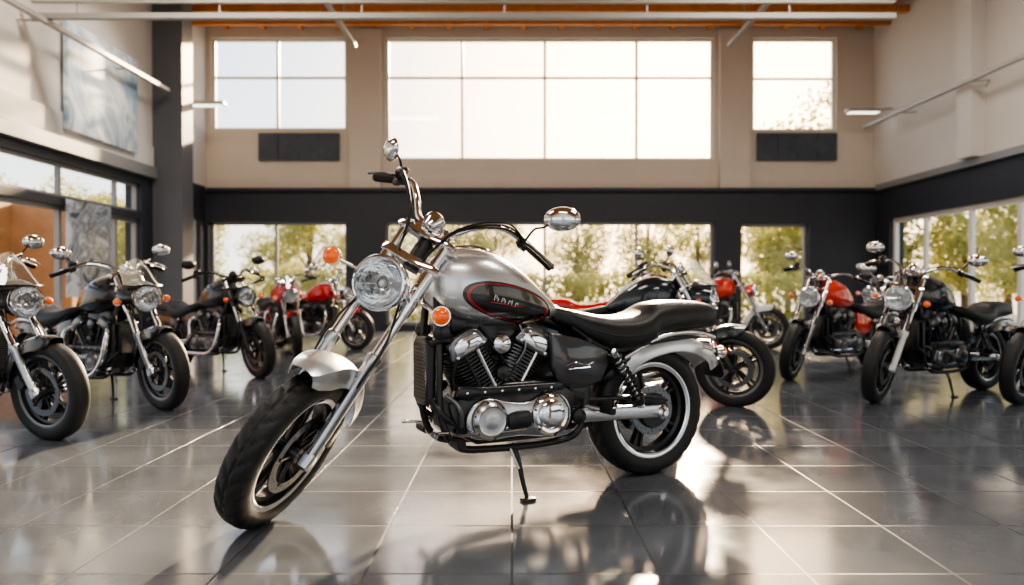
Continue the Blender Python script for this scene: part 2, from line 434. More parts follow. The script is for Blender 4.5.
    if hi:
        def tp(x, z): return (x, .1893-max(0, (.95-x))*.10, z)
        # slanted badge strokes of uneven height with an underline swash
        for i, (hh_, sl_) in enumerate([(.022, .006), (.014, .005), (.018, .008), (.012, .004), (.014, .006), (.020, .005), (.012, .006)]):
            x = .968-i*.018; z = .912-i*.0042
            G.tube([tp(x, z), tp(x-sl_, z+hh_)], .0018, 'white', n=5, smooth=False)
            if i % 2 == 0: G.tube([tp(x-sl_, z+hh_), tp(x-sl_-.010, z+hh_*.8), tp(x-.012, z+hh_*.3)], .0015, 'white', n=5, k=3)
        G.tube([tp(.985, .905), tp(.92, .896), tp(.86, .884), tp(.82, .880)], .0015, 'red', n=5, k=3)
    G.build('fuel_tank', root)
    # --- seat
    G = Geo()
    G.loft([(.575, .045, .875, .80), (.50, .10, .865, .76), (.40, .135, .845, .70), (.28, .16, .828, .655), (.16, .17, .83, .65), (.07, .165, .85, .675),
            (.0, .145, .885, .705), (-.10, .14, .90, .725), (-.24, .135, .898, .735), (-.36, .115, .885, .745), (-.425, .075, .86, .755), (-.445, .03, .83, .77)], seatm, n=36, e=2.9, k=5)
    for sg in (-1, 1):
        G.tube([(.5, sg*.098, .80), (.3, sg*.158, .735), (.12, sg*.168, .735), (0, sg*.145, .775), (-.22, sg*.135, .80), (-.40, sg*.09, .80)], .005, 'grip', n=6)
    G.build('seat', root)
    # --- rear fender + tail
    G = Geo(); path = catmull([(.20, .585, .085), (.14, .645, .10), (.03, .69, .11), (-.1, .712, .113), (-.22, .705, .11), (-.33, .675, .10), (-.42, .62, .085), (-.46, .56, .07)], 5)
    rings = []
    for i, (x, z, hw) in enumerate(path):
        a = path[max(i-1, 0)]; b = path[min(i+1, len(path)-1)]
        tx, tz = b[0]-a[0], b[1]-a[1]; ln = math.hypot(tx, tz); nx, nz = tz/ln, -tx/ln
        if nz < 0: nx, nz = -nx, -nz
        dp = .075 if hi else .1
        o = [(-hw, -dp), (-hw, -dp*.5), (-hw*.9, -.012), (-hw*.5, .0), (0, .006), (hw*.5, 0), (hw*.9, -.012), (hw, -dp*.5), (hw, -dp)]
        rings.append([V((x+nx*r, h, z+nz*r)) for h, r in o]+[V((x+nx*(r-.006), h*.94, z+nz*(r-.006))) for h, r in o[::-1]])
    G.rings(rings, fend)
    G.build('rear_fender', root)
    G = Geo()
    fender(G, Cr, V((1, 0, 0)), V((0, 0, 1)), V((0, 1, 0)), .352, .088, -28, 62, 'blackmetal', depth=.04)
    for sg in (-1, 1):
        G.tube([(.22, sg*.118, .62), (.0, sg*.125, .715), (-.2, sg*.125, .735), (-.38, sg*.10, .70)], .014, trim, n=10)
    G.rbox((-.435, 0, .635), V((0, 1, 0)), V((.35, 0, .94)).normalized(), V((-.94, 0, .35)).normalized(), .11, .07, .05, 'redlens', .012)
    G.rbox((-.415, 0, .64), V((0, 1, 0)), V((.35, 0, .94)).normalized(), V((-.94, 0, .35)).normalized(), .125, .085, .03, trim, .008)
    G.rbox((-.46, 0, .53), V((0, 1, 0)), V((.25, 0, .96)).normalized(), V((-.96, 0, .25)).normalized(), .17, .11, .008, 'charpaint', .002)
    G.build('tail_assembly', root)
    # --- frame, shocks, swingarm
    G = Geo()
    for sg in (-1, 1):
        G.tube([(1.18, sg*.03, 1.02), (1.19, sg*.07, .88), (1.19, sg*.10, .70), (1.19, sg*.11, .42), (1.12, sg*.12, .275), (.95, sg*.12, .245), (.62, sg*.12, .245), (.48, sg*.12, .30), (.44, sg*.12, .50), (.42, sg*.11, .72)], .017, 'blackmetal', n=12)
        G.tube([(.5, sg*.08, .78), (.3, sg*.12, .665), (.0, sg*.12, .70), (-.32, sg*.09, .72)], .015, 'blackmetal', n=10)
        G.rbox((.25, sg*.128, .352), V((1, 0, .03)).normalized(), V((-.03, 0, 1)).normalized(), V((0, 1, 0)), .56, .066, .036, 'alu' if sg > 0 else 'blackmetal', .008)
        G.lathe((0, sg*.145, .337), (0, sg, 0), [(-.02, .03), (.0, .036), (.012, .032), (.02, .018), (.03, .014)], 'chrome', n=20)
        G.lathe((.5, sg*.145, .36), (0, sg, 0), [(-.02, .03), (.0, .038), (.012, .034), (.018, .01)], 'blackmetal', n=20)
        a = V((.31, sg*.155, .655)); b = V((.13, sg*.155, .375)); d = (b-a).normalized(); ln = (b-a).length
        G.lathe(a, d, [(0, .012), (0, .022), (.12, .022), (.12, .012), (ln, .012)], 'chrome', n=16)
        G.lathe(a, d, [(.02, .02), (.02, .034), (.035, .034), (.035, .02)], 'blackmetal', n=18)
        G.lathe(a, d, [(ln-.06, .02), (ln-.06, .034), (ln-.045, .034), (ln-.02, .02)], 'blackmetal', n=18)
        ax, u, ww = frame_of(d); hp = []
        turns = 9; m = turns*12
        for i in range(m+1):
            t = i/m; an = 2*pi*turns*t
            hp.append(a+d*(.035+(ln-.095)*t)+(u*math.cos(an)+ww*math.sin(an))*.029)
        G.tube(hp, .0055, 'blackmetal', n=6, smooth=False)
        G.lathe(a, (0, sg, 0), [(-.02, .02), (.015, .02), (.025, .01)], 'chrome', n=14)
    G.tube([(1.17, 0, 1.06), (1.0, 0, .92), (.7, 0, .84), (.45, 0, .76)], .03, 'blackmetal', n=12)
    G.lathe(S(0, 0, 0), w, [(-.16, .03), (-.16, .04), (-.02, .04), (-.02, .03)], 'blackmetal', n=20)
    G.prism([(.50, .44), (.3, .435), (.06, .43), (-.05, .40), (-.05, .385), (.06, .41), (.3, .415), (.5, .42)], (0, 0, 0), (1, 0, 0), (0, 0, 1), (0, 1, 0), .09, .13, 'blackmetal', .004)
    # radiator
    G.rbox((1.222, 0, .60), V((0, 1, 0)), V((0, 0, 1)), V((1, 0, 0)), .17, .30, .045, 'blackmetal', .008)
    for i in range(16): G.box(1.244, 1.249, -.07, .07, .475+i*.016, .481+i*.016, M['steel'])
    for sg in (-1, 1):
        G.tube([(1.22, sg*.08, .72), (1.17, sg*.12, .74), (1.10, sg*.1, .70)], .015, 'blackmetal', n=10)
        G.tube([(1.22, sg*.08, .48), (1.19, sg*.13, .42), (1.12, sg*.12, .36)], .014, 'blackmetal', n=10)
        G.rbox((1.06, sg*.075, .80), V((1, 0, .1)).normalized(), V((-.1, 0, 1)).normalized(), V((0, 1, 0)), .16, .07, .06, 'blackmetal', .01)
        G.lathe((1.185, sg*.115, .775), (.35, sg, 0), [(-.02, .03), (.0, .04), (.015, .036), (.02, .02), (.022, .001)], 'blackmetal', n=22)
    for sg in (-1, 1):
        G.tube([(1.14, sg*.10, .29), (1.15, sg*.17, .30)], .014, 'alu', n=10, smooth=False)
        G.tube([(1.15, sg*.16, .30), (1.15, sg*.25, .305)], [.019, .022], 'grip', n=14, smooth=False)
        G.tube([(1.17, sg*.15, .34), (1.23, sg*.17, .345), (1.25, sg*.21, .34)], [.008, .008, .010], 'alu', n=8)
        G.tube([(.45, sg*.13, .40), (.40, sg*.2, .39)], .012, 'alu', n=10, smooth=False)
        G.tube([(.40, sg*.19, .39), (.39, sg*.27, .39)], .018, 'grip', n=12, smooth=False)
    G.tube([(1.16, .165, .33), (1.0, .175, .325), (.80, .175, .33)], .006, 'chrome', n=8)
    G.build('frame', root)
    # --- engine
    G = Geo(); X, Y, N = V((1, 0, 0)), V((0, 0, 1)), V((0, 1, 0)); O = V((0, 0, 0))
    G.prism([(1.16, .46), (1.13, .33), (1.02, .27), (.62, .265), (.52, .33), (.50, .48), (.60, .53), (.74, .545), (1.03, .54)], O, X, Y, N, -.135, .135, 'blackmetal', .02)
    cov = 'alu' if hi else enginem; rc = 'chrome' if hi else enginem
    for s_ in (1, -1):
        Ns = N*s_
        pl = [(1.085, .385), (1.05, .455), (.97, .478), (.87, .455), (.77, .45), (.68, .485), (.585, .465), (.545, .38), (.58, .305), (.68, .28), (.82, .295), (.97, .29), (1.06, .31)]
        G.prism(pl, O, X, Y, Ns, .125, .158, cov, .010, smooth=True)
        G.lathe((.975, s_*.155, .382), Ns, [(-.01, .09), (.008, .09), (.02, .084), (.03, .07), (.034, .066), (.031, .058), (.036, .03), (.037, .001)], cov, n=44)
        G.lathe((.665, s_*.155, .385), Ns, [(-.01, .100), (.006, .100), (.018, .094), (.026, .082), (.024, .07), (.034, .062), (.04, .04), (.041, .001)], rc, n=44)
        for cx, cz, rb in ((.975, .382, .079), (.665, .385, .089)):
            for k in range(6):
                a = k*pi/3+.3
                G.lathe((cx+math.cos(a)*rb, s_*.17, cz+math.sin(a)*rb), Ns, [(0, .006), (.009, .006), (.010, .001)], 'blackmetal', n=6)
        G.prism([(.88, .40), (.78, .41), (.77, .34), (.87, .33)], O, X, Y, Ns, .15, .172, 'blackmetal', .006, smooth=True)
        G.prism([(1.12, .54), (1.14, .49), (1.07, .47), (.95, .48), (.75, .48), (.58, .49), (.58, .53), (.76, .53), (.98, .53)], O, X, Y, Ns, .10, .150, 'blackmetal', .012)
        for k in range(6):
            G.lathe((1.08-k*.085, s_*.148, .506), Ns, [(0, .006), (.006, .006), (.007, .001)], 'chrome', n=6)
    base = V((.90, 0, .40))
    for tgt, yo in ((V((1.085, 0, .735)), .012), (V((.715, 0, .735)), -.012)):
        ax = (tgt-base).normalized(); ln = (tgt-base).length
        O2 = base+V((0, yo, 0)); side = ax.cross(N).normalized()
        prof = [(.10, .06)]
        for i in range(12):
            h = .125+i*.0165
            prof += [(h, .078), (h+.0005, .106), (h+.006, .107), (h+.0065, .078)]
        rings = []
        for h, r in prof:
            ring = []
            for j in range(40):
                a = 2*pi*j/40; ca, sa = math.cos(a), math.sin(a); e = 2/3.2
                ring.append(O2+ax*h+side*(r*math.copysign(abs(ca)**e, ca))+N*(1.18*r*math.copysign(abs(sa)**e, sa)))
            rings.append(ring)
        G.rings(rings, 'finmetal' if hi else 'steel')
        hC = O2+ax*(ln-.045)
        G.rbox(hC, side, N, ax, .20, .25, .055, 'blackmetal', .01)
        G.rbox(hC+ax*.05, side, N, ax, .175, .225, .06, 'steel' if hi else 'blackmetal', .018)
        for sg in (-1, 1):
            G.prism([(-.085, -.035), (.085, -.035), (.09, .005), (.06, .055), (-.06, .055), (-.09, .005)], hC+ax*.02, side, ax, N*sg, .115, .135, 'steel' if hi else 'blackmetal', .008, smooth=True)
            G.prism([(-.062, -.020), (.062, -.020), (.05, .04), (-.05, .04)], hC+ax*.02, side, ax, N*sg, .13, .146, 'chrome' if hi else headm, .006, smooth=True)
            for bx in (-.07, .07):
                G.lathe(hC+side*bx+ax*.0+N*(sg*.135), N*sg, [(0, .008), (.008, .008), (.010, .001)], 'chrome', n=6)
            G.tube([O2+ax*.09+side*.03+N*(sg*.118), O2+ax*(ln-.06)+side*.03+N*(sg*.132)], .010, 'chrome' if hi else headm, n=10, smooth=False)
            G.tube([O2+ax*.09-side*.035+N*(sg*.118), O2+ax*(ln-.06)-side*.035+N*(sg*.132)], .006, 'blackmetal', n=8, smooth=False)
    for s_ in (1, -1):
        G.lathe((.90, s_*.09, .715), N*s_, [(-.05, .03), (0, .046), (.03, .048), (.045, .042), (.052, .028), (.056, .001)], 'chrome' if hi else headm, n=32)
        G.lathe((.90, s_*.13, .585), N*s_, [(-.04, .03), (0, .034), (.015, .030), (.02, .001)], 'blackmetal', n=24)
        G.rbox((.90, s_*.05, .74), X, Y, N*s_, .22, .16, .09, 'blackmetal', .015)
        G.prism([(.655, .76), (.50, .73), (.345, .675), (.325, .60), (.37, .515), (.47, .49), (.60, .51), (.65, .60)], O, X, Y, N*s_, .105, .150, 'sidecov' if hi else body, .012)
        G.rbox((.50, s_*.10, .46), X, Y, N*s_, .16, .12, .06, 'blackmetal', .012)
        if hi:
            G.tube([(.58, s_*.152, .60), (.52, s_*.152, .615), (.46, s_*.152, .60), (.42, s_*.152, .61)], .0022, 'chrome', n=5)
            G.tube([(.56, s_*.152, .585), (.44, s_*.152, .59)], .0016, 'chrome', n=5, smooth=False)
    for (pts, r_, mm) in (([(1.15, .10, .78), (1.13, .14, .66), (1.14, .13, .56), (1.10, .12, .48)], .009, 'grip'),
                          ([(.62, .12, .70), (.60, .14, .60), (.56, .13, .52), (.50, .12, .42)], .009, 'grip'),
                          ([(1.0, .10, .80), (.96, .13, .74), (.90, .12, .66), (.86, .12, .60)], .007, 'grip'),
                          ([(1.17, .12, .50), (1.12, .15, .45), (1.10, .14, .36)], .011, 'steel'),
                          ([(.80, .11, .80), (.78, .13, .70), (.83, .13, .62)], .006, 'steel')):
        G.tube(pts, r_, mm, n=8)
    for (pts) in ([(1.12, -.11, .68), (1.17, -.16, .60), (1.14, -.19, .40), (1.0, -.20, .27), (.7, -.20, .25), (.4, -.20, .26)],
                  [(.68, -.11, .70), (.60, -.18, .64), (.62, -.20, .48), (.52, -.20, .38), (.4, -.20, .36)]):
        G.tube(pts, .022, 'chrome', n=14)
    G.tube([(.42, -.20, .26), (.36, -.20, .26), (.1, -.21, .27), (-.38, -.22, .29), (-.42, -.22, .292)], [.024, .042, .045, .048, .036], 'steel', n=20)
    G.tube([(.42, -.20, .36), (.36, -.20, .36), (.1, -.21, .37), (-.30, -.22, .39), (-.34, -.22, .392)], [.024, .040, .043, .045, .034], 'steel', n=20)
    G.build('engine', root)
    # --- kickstand
    G = Geo()
    G.tube([(.84, .10, .25), (.82, .125, .20), (.80, .145, .08), (.785, .155, .014)], [.016, .013, .011, .010], 'blackmetal', n=10)
    G.rbox((.785, .165, .007), V((1, 0, 0)), V((0, 1, 0)), V((0, 0, 1)), .07, .045, .014, 'blackmetal', .003)
    G.tube([(.86, .135, .24), (.83, .16, .15)], .006, 'alu', n=6, smooth=False)
    G.build('kickstand', root)
    h = math.radians(heading); rot = Matrix.Rotation(h, 4, 'Z')
    if origin is None:
        d = rot @ V((Cf.x*scale, Cf.y*scale, 0)); origin = (F[0]-d.x, F[1]-d.y, 0)
    root.location = origin if len(origin) == 3 else (*origin, 0)
    root.rotation_euler = (0, 0, h); root.scale = (scale,)*3
    return root

motorcycle(origin=(.693, 3.857, 0), heading=-152.5, delta=53, rake=34.8, hi=True, body='silver', tankm='tank', fend='silver', lip='chrome')
# left group
motorcycle(F=(-2.93, 4.68), heading=-15, scale=.92, delta=-8, body='blackpaint', windshield=True, forkmat='alu', lip='steel')
motorcycle(F=(-2.74, 5.80), heading=-28, scale=.92, delta=-8, body='blackpaint', windshield=True, forkmat='alu', lip='steel')
motorcycle(F=(-2.68, 7.80), heading=-35, scale=.90, delta=-10, body='charpaint', forkmat='blackmetal', trim='blackmetal', lip='steel')
motorcycle(F=(-2.90, 9.9), heading=-58, scale=.88, delta=-10, body='red', windshield=True)
motorcycle(F=(-2.35, 11.2), heading=-25, scale=.88, delta=0, body='blackpaint', fend='red', tankm='red')
# middle
motorcycle(F=(1.79, 5.95), heading=-22, scale=.92, delta=-8, body='teal', windshield=True, forkmat='blackmetal', lip='steel')
motorcycle(F=(2.25, 9.2), heading=-10, scale=.9, delta=-5, body='red', seatm='red')
motorcycle(F=(3.9, 11.3), heading=-25, scale=.95, delta=-5, body='orangep', fend='white')
# right
motorcycle(F=(2.90, 7.6), heading=-146, scale=.90, delta=22, body='orangep', fend='blackpaint')
motorcycle(F=(3.06, 6.14), heading=-150, scale=.92, delta=20, body='blackpaint', forkmat='white')
motorcycle(F=(4.18, 6.05), heading=-160, scale=.90, delta=15, body='charpaint')
motorcycle(F=(5.0, 10.6), heading=-150, scale=.9, delta=10, body='charpaint')

# ---------------------------------------------------------------- room
M['plaster'] = pmat('wall_plaster', (0.66, 0.585, 0.50), 0, 0.8, bump=.2, bscale=40, var=.05, vscale=1.5)
M['plasterlight'] = pmat('side_wall_plaster', (0.70, 0.665, 0.62), 0, 0.75, bump=.2, bscale=40, var=.05, vscale=1.2)
M['charwall'] = pmat('charcoal_wall_panel', (0.032, 0.036, 0.048), 0, 0.5, var=.1, vscale=2)
M['frame'] = pmat('window_frame_white', (0.80, 0.77, 0.70), 0, .4)
M['framegrey'] = pmat('window_frame_grey', (0.28, 0.28, 0.28), 0.3, .4)
M['ceil'] = pmat('timber_ceiling_deck', (0.45, 0.28, 0.15), 0, .7, var=.15, vscale=1)
M['wood'] = pmat('timber_joist', (0.60, 0.23, 0.07), 0, .55, var=.3, vscale=8)
M['railm'] = pmat('painted_steel_rail', (0.40, 0.38, 0.35), 0.2, .45)
M['pane'] = glassmat('window_glass', k=.35, base=.03)
M['concrete'] = pmat('outdoor_paving', (0.45, 0.43, 0.37), 0, .9, var=.2, vscale=.5)

def floormat():
    m, nt, b = newmat('polished_floor_tiles')
    tc = nt.nodes.new('ShaderNodeTexCoord')
    br = nt.nodes.new('ShaderNodeTexBrick'); br.offset = 0; br.squash = 1
    br.inputs['Color1'].default_value = (0.082, 0.092, 0.108, 1); br.inputs['Color2'].default_value = (0.11, 0.122, 0.14, 1)
    br.inputs['Mortar'].default_value = (0.025, 0.027, 0.031, 1)
    br.inputs['Scale'].default_value = 1; br.inputs['Mortar Size'].default_value = .005; br.inputs['Mortar Smooth'].default_value = .1
    br.inputs['Brick Width'].default_value = .5; br.inputs['Row Height'].default_value = .5
    nt.links.new(tc.outputs['Object'], br.inputs['Vector'])
    n = nt.nodes.new('ShaderNodeTexNoise'); n.inputs['Scale'].default_value = 3; n.inputs['Detail'].default_value = 8
    nt.links.new(tc.outputs['Object'], n.inputs['Vector'])
    mx = nt.nodes.new('ShaderNodeMixRGB'); mx.blend_type = 'OVERLAY'; mx.inputs[0].default_value = .35
    nt.links.new(br.outputs['Color'], mx.inputs[1]); nt.links.new(n.outputs['Fac'], mx.inputs[2])
    nt.links.new(mx.outputs[0], b.inputs['Base Color'])
    mr = nt.nodes.new('ShaderNodeMapRange'); mr.inputs['From Min'].default_value = .3; mr.inputs['From Max'].default_value = .7
    mr.inputs['To Min'].default_value = .10; mr.inputs['To Max'].default_value = .18
    nt.links.new(n.outputs['Fac'], mr.inputs['Value'])
    ad = nt.nodes.new('ShaderNodeMath'); ad.operation = 'MULTIPLY_ADD'; ad.inputs[1].default_value = .45
    nt.links.new(br.outputs['Fac'], ad.inputs[0]); nt.links.new(mr.outputs[0], ad.inputs[2]); nt.links.new(ad.outputs[0], b.inputs['Roughness'])
    bp = nt.nodes.new('ShaderNodeBump'); bp.inputs['Strength'].default_value = .6; bp.inputs['Distance'].default_value = .003; bp.invert = True
    nt.links.new(br.outputs['Fac'], bp.inputs['Height'])
    nt.links.new(bp.outputs[0], b.inputs['Normal'])
    b.inputs['Specular IOR Level'].default_value = .9
    b.inputs['Specular Tint'].default_value = (.9, .95, 1, 1)
    return m
M['floor'] = floormat()

XL, XR, YB, YF, ZC = -6.6, 7.8, 16.0, -4.0, 6.7
G = Geo(); G.box(XL-.3, XR+.3, YF-.3, YB+.3, -.12, 0, 'floor'); G.build('floor')
G = Geo(); G.box(XL-.3, XR+.3, YF-.3, YB+.3, ZC, ZC+.2, 'ceil'); G.build('ceiling')

def wall(name, axis, pos, th, a0, a1, z0, z1, ops, mat):
    G = Geo(); As = sorted({a0, a1, *[o[0] for o in ops], *[o[1] for o in ops]}); Zs = sorted({z0, z1, *[o[2] for o in ops], *[o[3] for o in ops]})
    As = [a for a in As if a0 <= a <= a1]; Zs = [z for z in Zs if z0 <= z <= z1]
    for i in range(len(As)-1):
        for j in range(len(Zs)-1):
            ca, cz = (As[i]+As[i+1])/2, (Zs[j]+Zs[j+1])/2
            if any(o[0] < ca < o[1] and o[2] < cz < o[3] for o in ops): continue
            if axis == 'x': G.box(As[i], As[i+1], pos, pos+th, Zs[j], Zs[j+1], mat)
            else: G.box(pos, pos+th, As[i], As[i+1], Zs[j], Zs[j+1], mat)
    return G.build(name, recalc=False)
wn = [0]
def window(axis, pos, a0, a1, z0, z1, vs, hs, mat='frame', t=.06, d=.08, pane=True):
    wn[0] += 1; G = Geo()
    def bx(x0, x1, zz0, zz1, dd=d, m=mat):
        if axis == 'x': G.box(x0, x1, pos-dd/2, pos+dd/2, zz0, zz1, m)
        else: G.box(pos-dd/2, pos+dd/2, x0, x1, zz0, zz1, m)
    bx(a0, a0+t, z0, z1); bx(a1-t, a1, z0, z1); bx(a0+t, a1-t, z0, z0+t); bx(a0+t, a1-t, z1-t, z1)
    for v_ in vs: bx(v_-t/2, v_+t/2, z0+t, z1-t, d*.9)
    for h_ in hs: bx(a0+t, a1-t, h_-t*.4, h_+t*.4, d*.8)
    if pane:
        x0, x1, y0, y1 = a0+t, a1-t, z0+t, z1-t
        if axis == 'x': G.add([(x0, pos, y0), (x1, pos, y0), (x1, pos, y1), (x0, pos, y1)], [(0, 1, 2, 3)], 'pane')
        else: G.add([(pos, x0, y0), (pos, x1, y0), (pos, x1, y1), (pos, x0, y1)], [(0, 1, 2, 3)], 'pane')
    return G.build('window_%d' % wn[0], recalc=False)

def ux(u, Y=16.0): return (u-512)/740*Y
def vz(v, Y=16.0): return .98-(v-285)/740*Y
UP = [(ux(212), ux(347), vz(130), vz(38)), (ux(386), ux(714), vz(160), vz(38)), (ux(752), ux(836), vz(131), vz(38))]
wall('wall_back', 'x', YB, .3, XL-.3, XR+.3, vz(190), ZC, UP, 'plaster')
window('x', YB+.12, *UP[0], [ux(277)], [vz(77)]); window('x', YB+.12, *UP[1], [ux(462), ux(545), ux(637)], [vz(77)]); window('x', YB+.12, *UP[2], [], [vz(78)])
LO = [(ux(210), ux(347), .12, vz(222)), (ux(386), ux(714), .12, vz(222)), (ux(740), ux(808), .12, vz(224))]
wall('wall_back_base', 'x', YB-.08, .38, XL-.3, XR+.3, 0, vz(190), LO, 'charwall')
window('x', YB+.12, *LO[0], [ux(275)], [], 'framegrey'); window('x', YB+.12, *LO[1], [ux(440), ux(545), ux(637)], [], 'framegrey'); window('x', YB+.12, *LO[2], [], [], 'framegrey')
for i, (a, b) in enumerate(((351, 382), (718, 748))):
    G = Geo(); G.box(ux(a), ux(b), YB-.14, YB-.002, vz(190)+.002, ZC-.23, 'plaster'); G.build('trim_%d' % (i+1))
G = Geo(); G.box(XL+.05, XR-.05, YB-.2, YB-.09, vz(192), vz(189), 'charwall'); G.build('trim_3')
M['panel'] = pmat('dark_fabric_panel', (0.075, 0.088, 0.11), 0, .6, var=.35, vscale=3)
for a, b in ((260, 340), (756, 835)):
    G = Geo(); x0, x1 = ux(a), ux(b)
    G.prism([(x0, vz(161)), (x1, vz(161)), (x1, vz(134)), (x0, vz(134))], (0, YB, 0), (1, 0, 0), (0, 0, 1), (0, -1, 0), .002, .10, 'panel', .01)
    for k in range(3): G.box(x0+(x1-x0)*(.25+.25*k)-.01, x0+(x1-x0)*(.25+.25*k)+.01, YB-.104, YB-.09, vz(160), vz(135), 'charwall')
    for k in range(3):
        cx = x0+(x1-x0)*(.14+.33*k)
        G.lathe((cx, YB-.1, vz(147.5)), (0, -1, 0), [(0, .16), (.02, .17), (.02, .13), (.005, .10), (.012, .02)], 'panel', n=24)
    G.build('wall_panel')
# left wall
opsL = [(YF+1, 13.2, .12, 2.15), (YF+1, 13.2, 2.27, 2.78), (14.2, 15.7, .12, 2.4)]
wall('wall_left_base', 'y', XL-.3, .3, YF, YB-.1, 0, 3.1, opsL, 'charwall')
wall('wall_left', 'y', XL-.3, .3, YF, YB, 3.1, ZC, [], 'plasterlight')
G = Geo(); G.box(XL+.002, XL+.12, YF, 13.55, 2.92, 3.12, 'framegrey'); G.box(XL+.002, XL+.05, YF, 13.55, 3.12, 3.5, 'plasterlight'); G.build('trim_4')
muL = [YF+1+1.55*i for i in range(1, 11)]
window('y', XL-.12, YF+1, 13.2, .12, 2.15, muL, [], 'framegrey', t=.07); window('y', XL-.12, YF+1, 13.2, 2.27, 2.78, muL, [], 'framegrey', t=.05); window('y', XL-.12, 14.2, 15.7, .12, 2.4, [], [], 'framegrey')
M['charcol'] = pmat('grey_column_paint', (0.12, 0.125, 0.14), 0, .5)
G = Geo(); G.box(XL+.002, XL+.55, 13.6, 14.05, 0, ZC-.23, 'charcol'); G.build('structural_column')
# right wall
opsR = [(YF+1, 8.6, .3, 2.35), (9.0, 15.3, .3, 2.35)]
wall('wall_right_base', 'y', XR, .3, YF, YB-.1, 0, 3.03, opsR, 'charwall')
wall('wall_right', 'y', XR, .3, YF, YB, 3.03, ZC, [], 'plasterlight')
window('y', XR+.12, 9.0, 15.3, .3, 2.35, [10.2, 11.5, 12.74, 14.15], [], 'frame', t=.09)
window('y', XR+.12, YF+1, 8.6, .3, 2.35, [0, 3, 6], [], 'frame', t=.07)
G = Geo(); G.box(XR-.1, XR-.002, YF, YB-.3, 2.98, 3.10, 'framegrey'); G.box(XR-.25, XR-.002, 12.2, 12.6, 3.11, ZC-.23, 'plasterlight'); G.build('trim_5')
# unseen front wall (behind the camera): open bays added to let in fill light
opsF = [(XL+.5, -.4, .1, 3.6), (.4, XR-.5, .1, 3.6)]
wall('wall_front', 'x', YF-.3, .3, XL-.3, XR+.3, 0, ZC, opsF, 'plasterlight')
window('x', YF-.15, *opsF[0], [-4.6, -2.5], [2.6], 'framegrey', pane=False); window('x', YF-.15, *opsF[1], [2.6, 5.0], [2.6], 'framegrey', pane=False)
# ceiling joists & rails
G = Geo()
for i in range(18): G.box(XL+.4+i*.8, XL+.5+i*.8, YF+.01, YB-.01, ZC-.22, ZC-.001, 'wood')
for y in (15.3, 14.6, 13.0, 10.0, 7, 4): G.box(XL+.01, XR-.01, y-.06, y+.06, ZC-.36, ZC-.22, 'wood')
G.build('ceiling_joists')
def hrail(y, z, x0, x1):
    G = Geo(); G.box(x0, x1, y-.05, y+.05, z-.035, z+.035, 'railm'); G.box(x0, x1, y-.03, y+.03, z+.18, z+.205, 'railm')
    k = x0+.6
    while k < x1:
        G.tube([(k, y, z+.03), (k, y, ZC-.2)], .012, 'railm', n=6, smooth=False)
        k += 1.9
    G.build('lighting_rail')
hrail(9.9, 4.56, -6.4, 5.1)
def yrail(x, z, y0, y1, wall_side=0):
    G = Geo(); G.box(x-.04, x+.04, y0, y1, z-.03, z+.03, 'railm')
    k = y0+.5
    while k < y1:
        if wall_side: G.tube([(x, k, z), (x+wall_side*.38, k, z+.02)], .015, 'railm', n=6, smooth=False)
        else: G.tube([(x, k, z), (x, k, ZC-.2)], .012, 'railm', n=6, smooth=False)
        k += 2.2
    G.build('lighting_rail')
yrail(-2.97, 5.5, 6, 14); yrail(4.1, 5.5, 6, 14); yrail(XL+.38, 4.5, 5, 13.4, -1); yrail(XR-.38, 4.3, 5, 15.6, 1)
M['lampface'] = pmat('lamp_diffuser', (1, 1, 1), 0, .5, emit=(1, .93, .82), estr=3)
for (x, y, z) in ((-6.0, 14.6, 4.55), (7.2, 15.2, 4.55)):
    G = Geo(); G.rbox((x, y, z), V((1, 0, 0)), V((0, 1, 0)), V((0, 0, 1)), .7, .25, .07, 'railm', .01)
    G.tube([(x, y, z+.02), (XL if x < 0 else XR, y, z+.05)], .02, 'railm', n=6, smooth=False)
    G.box(x-.3, x+.3, y-.09, y+.09, z-.042, z-.034, 'lampface'); G.build('light_fixture')
def artmat(name, c1, c2, s, dist=5):
    m, nt, b = newmat(name); tc = nt.nodes.new('ShaderNodeTexCoord')
    w_ = nt.nodes.new('ShaderNodeTexNoise'); w_.inputs['Scale'].default_value = s; w_.inputs['Distortion'].default_value = dist; w_.inputs['Detail'].default_value = 3
    nt.links.new(tc.outputs['Object'], w_.inputs['Vector']); r = nt.nodes.new('ShaderNodeValToRGB')
    e = r.color_ramp.elements
    e[0].position = .33; e[0].color = (*c1, 1); e[1].position = .62; e[1].color = (*c2, 1)
    q = e.new(.45); q.color = (*[(a*.3+b_*.7) for a, b_ in zip(c1, c2)], 1)
    q = e.new(.50); q.color = (*[(a*.75+b_*.25) for a, b_ in zip(c1, c2)], 1)
    nt.links.new(w_.outputs['Fac'], r.inputs[0]); nt.links.new(r.outputs[0], b.inputs['Base Color']); b.inputs['Roughness'].default_value = .4
    return m
M['art'] = artmat('abstract_print', (.20, .34, .46), (.95, .97, .98), .65, 2)
M['banner'] = artmat('banner_print', (.04, .055, .08), (.6, .66, .72), 1.2, 3)
G = Geo(); G.prism([(10.8, 3.25), (12.8, 3.25), (12.8, 4.85), (10.8, 4.85)], (XL+.05, 0, 0), (0, 1, 0), (0, 0, 1), (1, 0, 0), .01, .09, 'art', .008); G.build('wall_art_board')
G = Geo(); G.prism([(10.9, .8), (12.1, .8), (12.1, 2.25), (10.9, 2.25)], (XL, 0, 0), (0, 1, 0), (0, 0, 1), (1, 0, 0), .02, .05, 'banner', .008); G.build('hanging_banner')
M['woodwall'] = pmat('timber_wall', (0.55, 0.27, 0.11), 0, .5, var=.3, vscale=3)
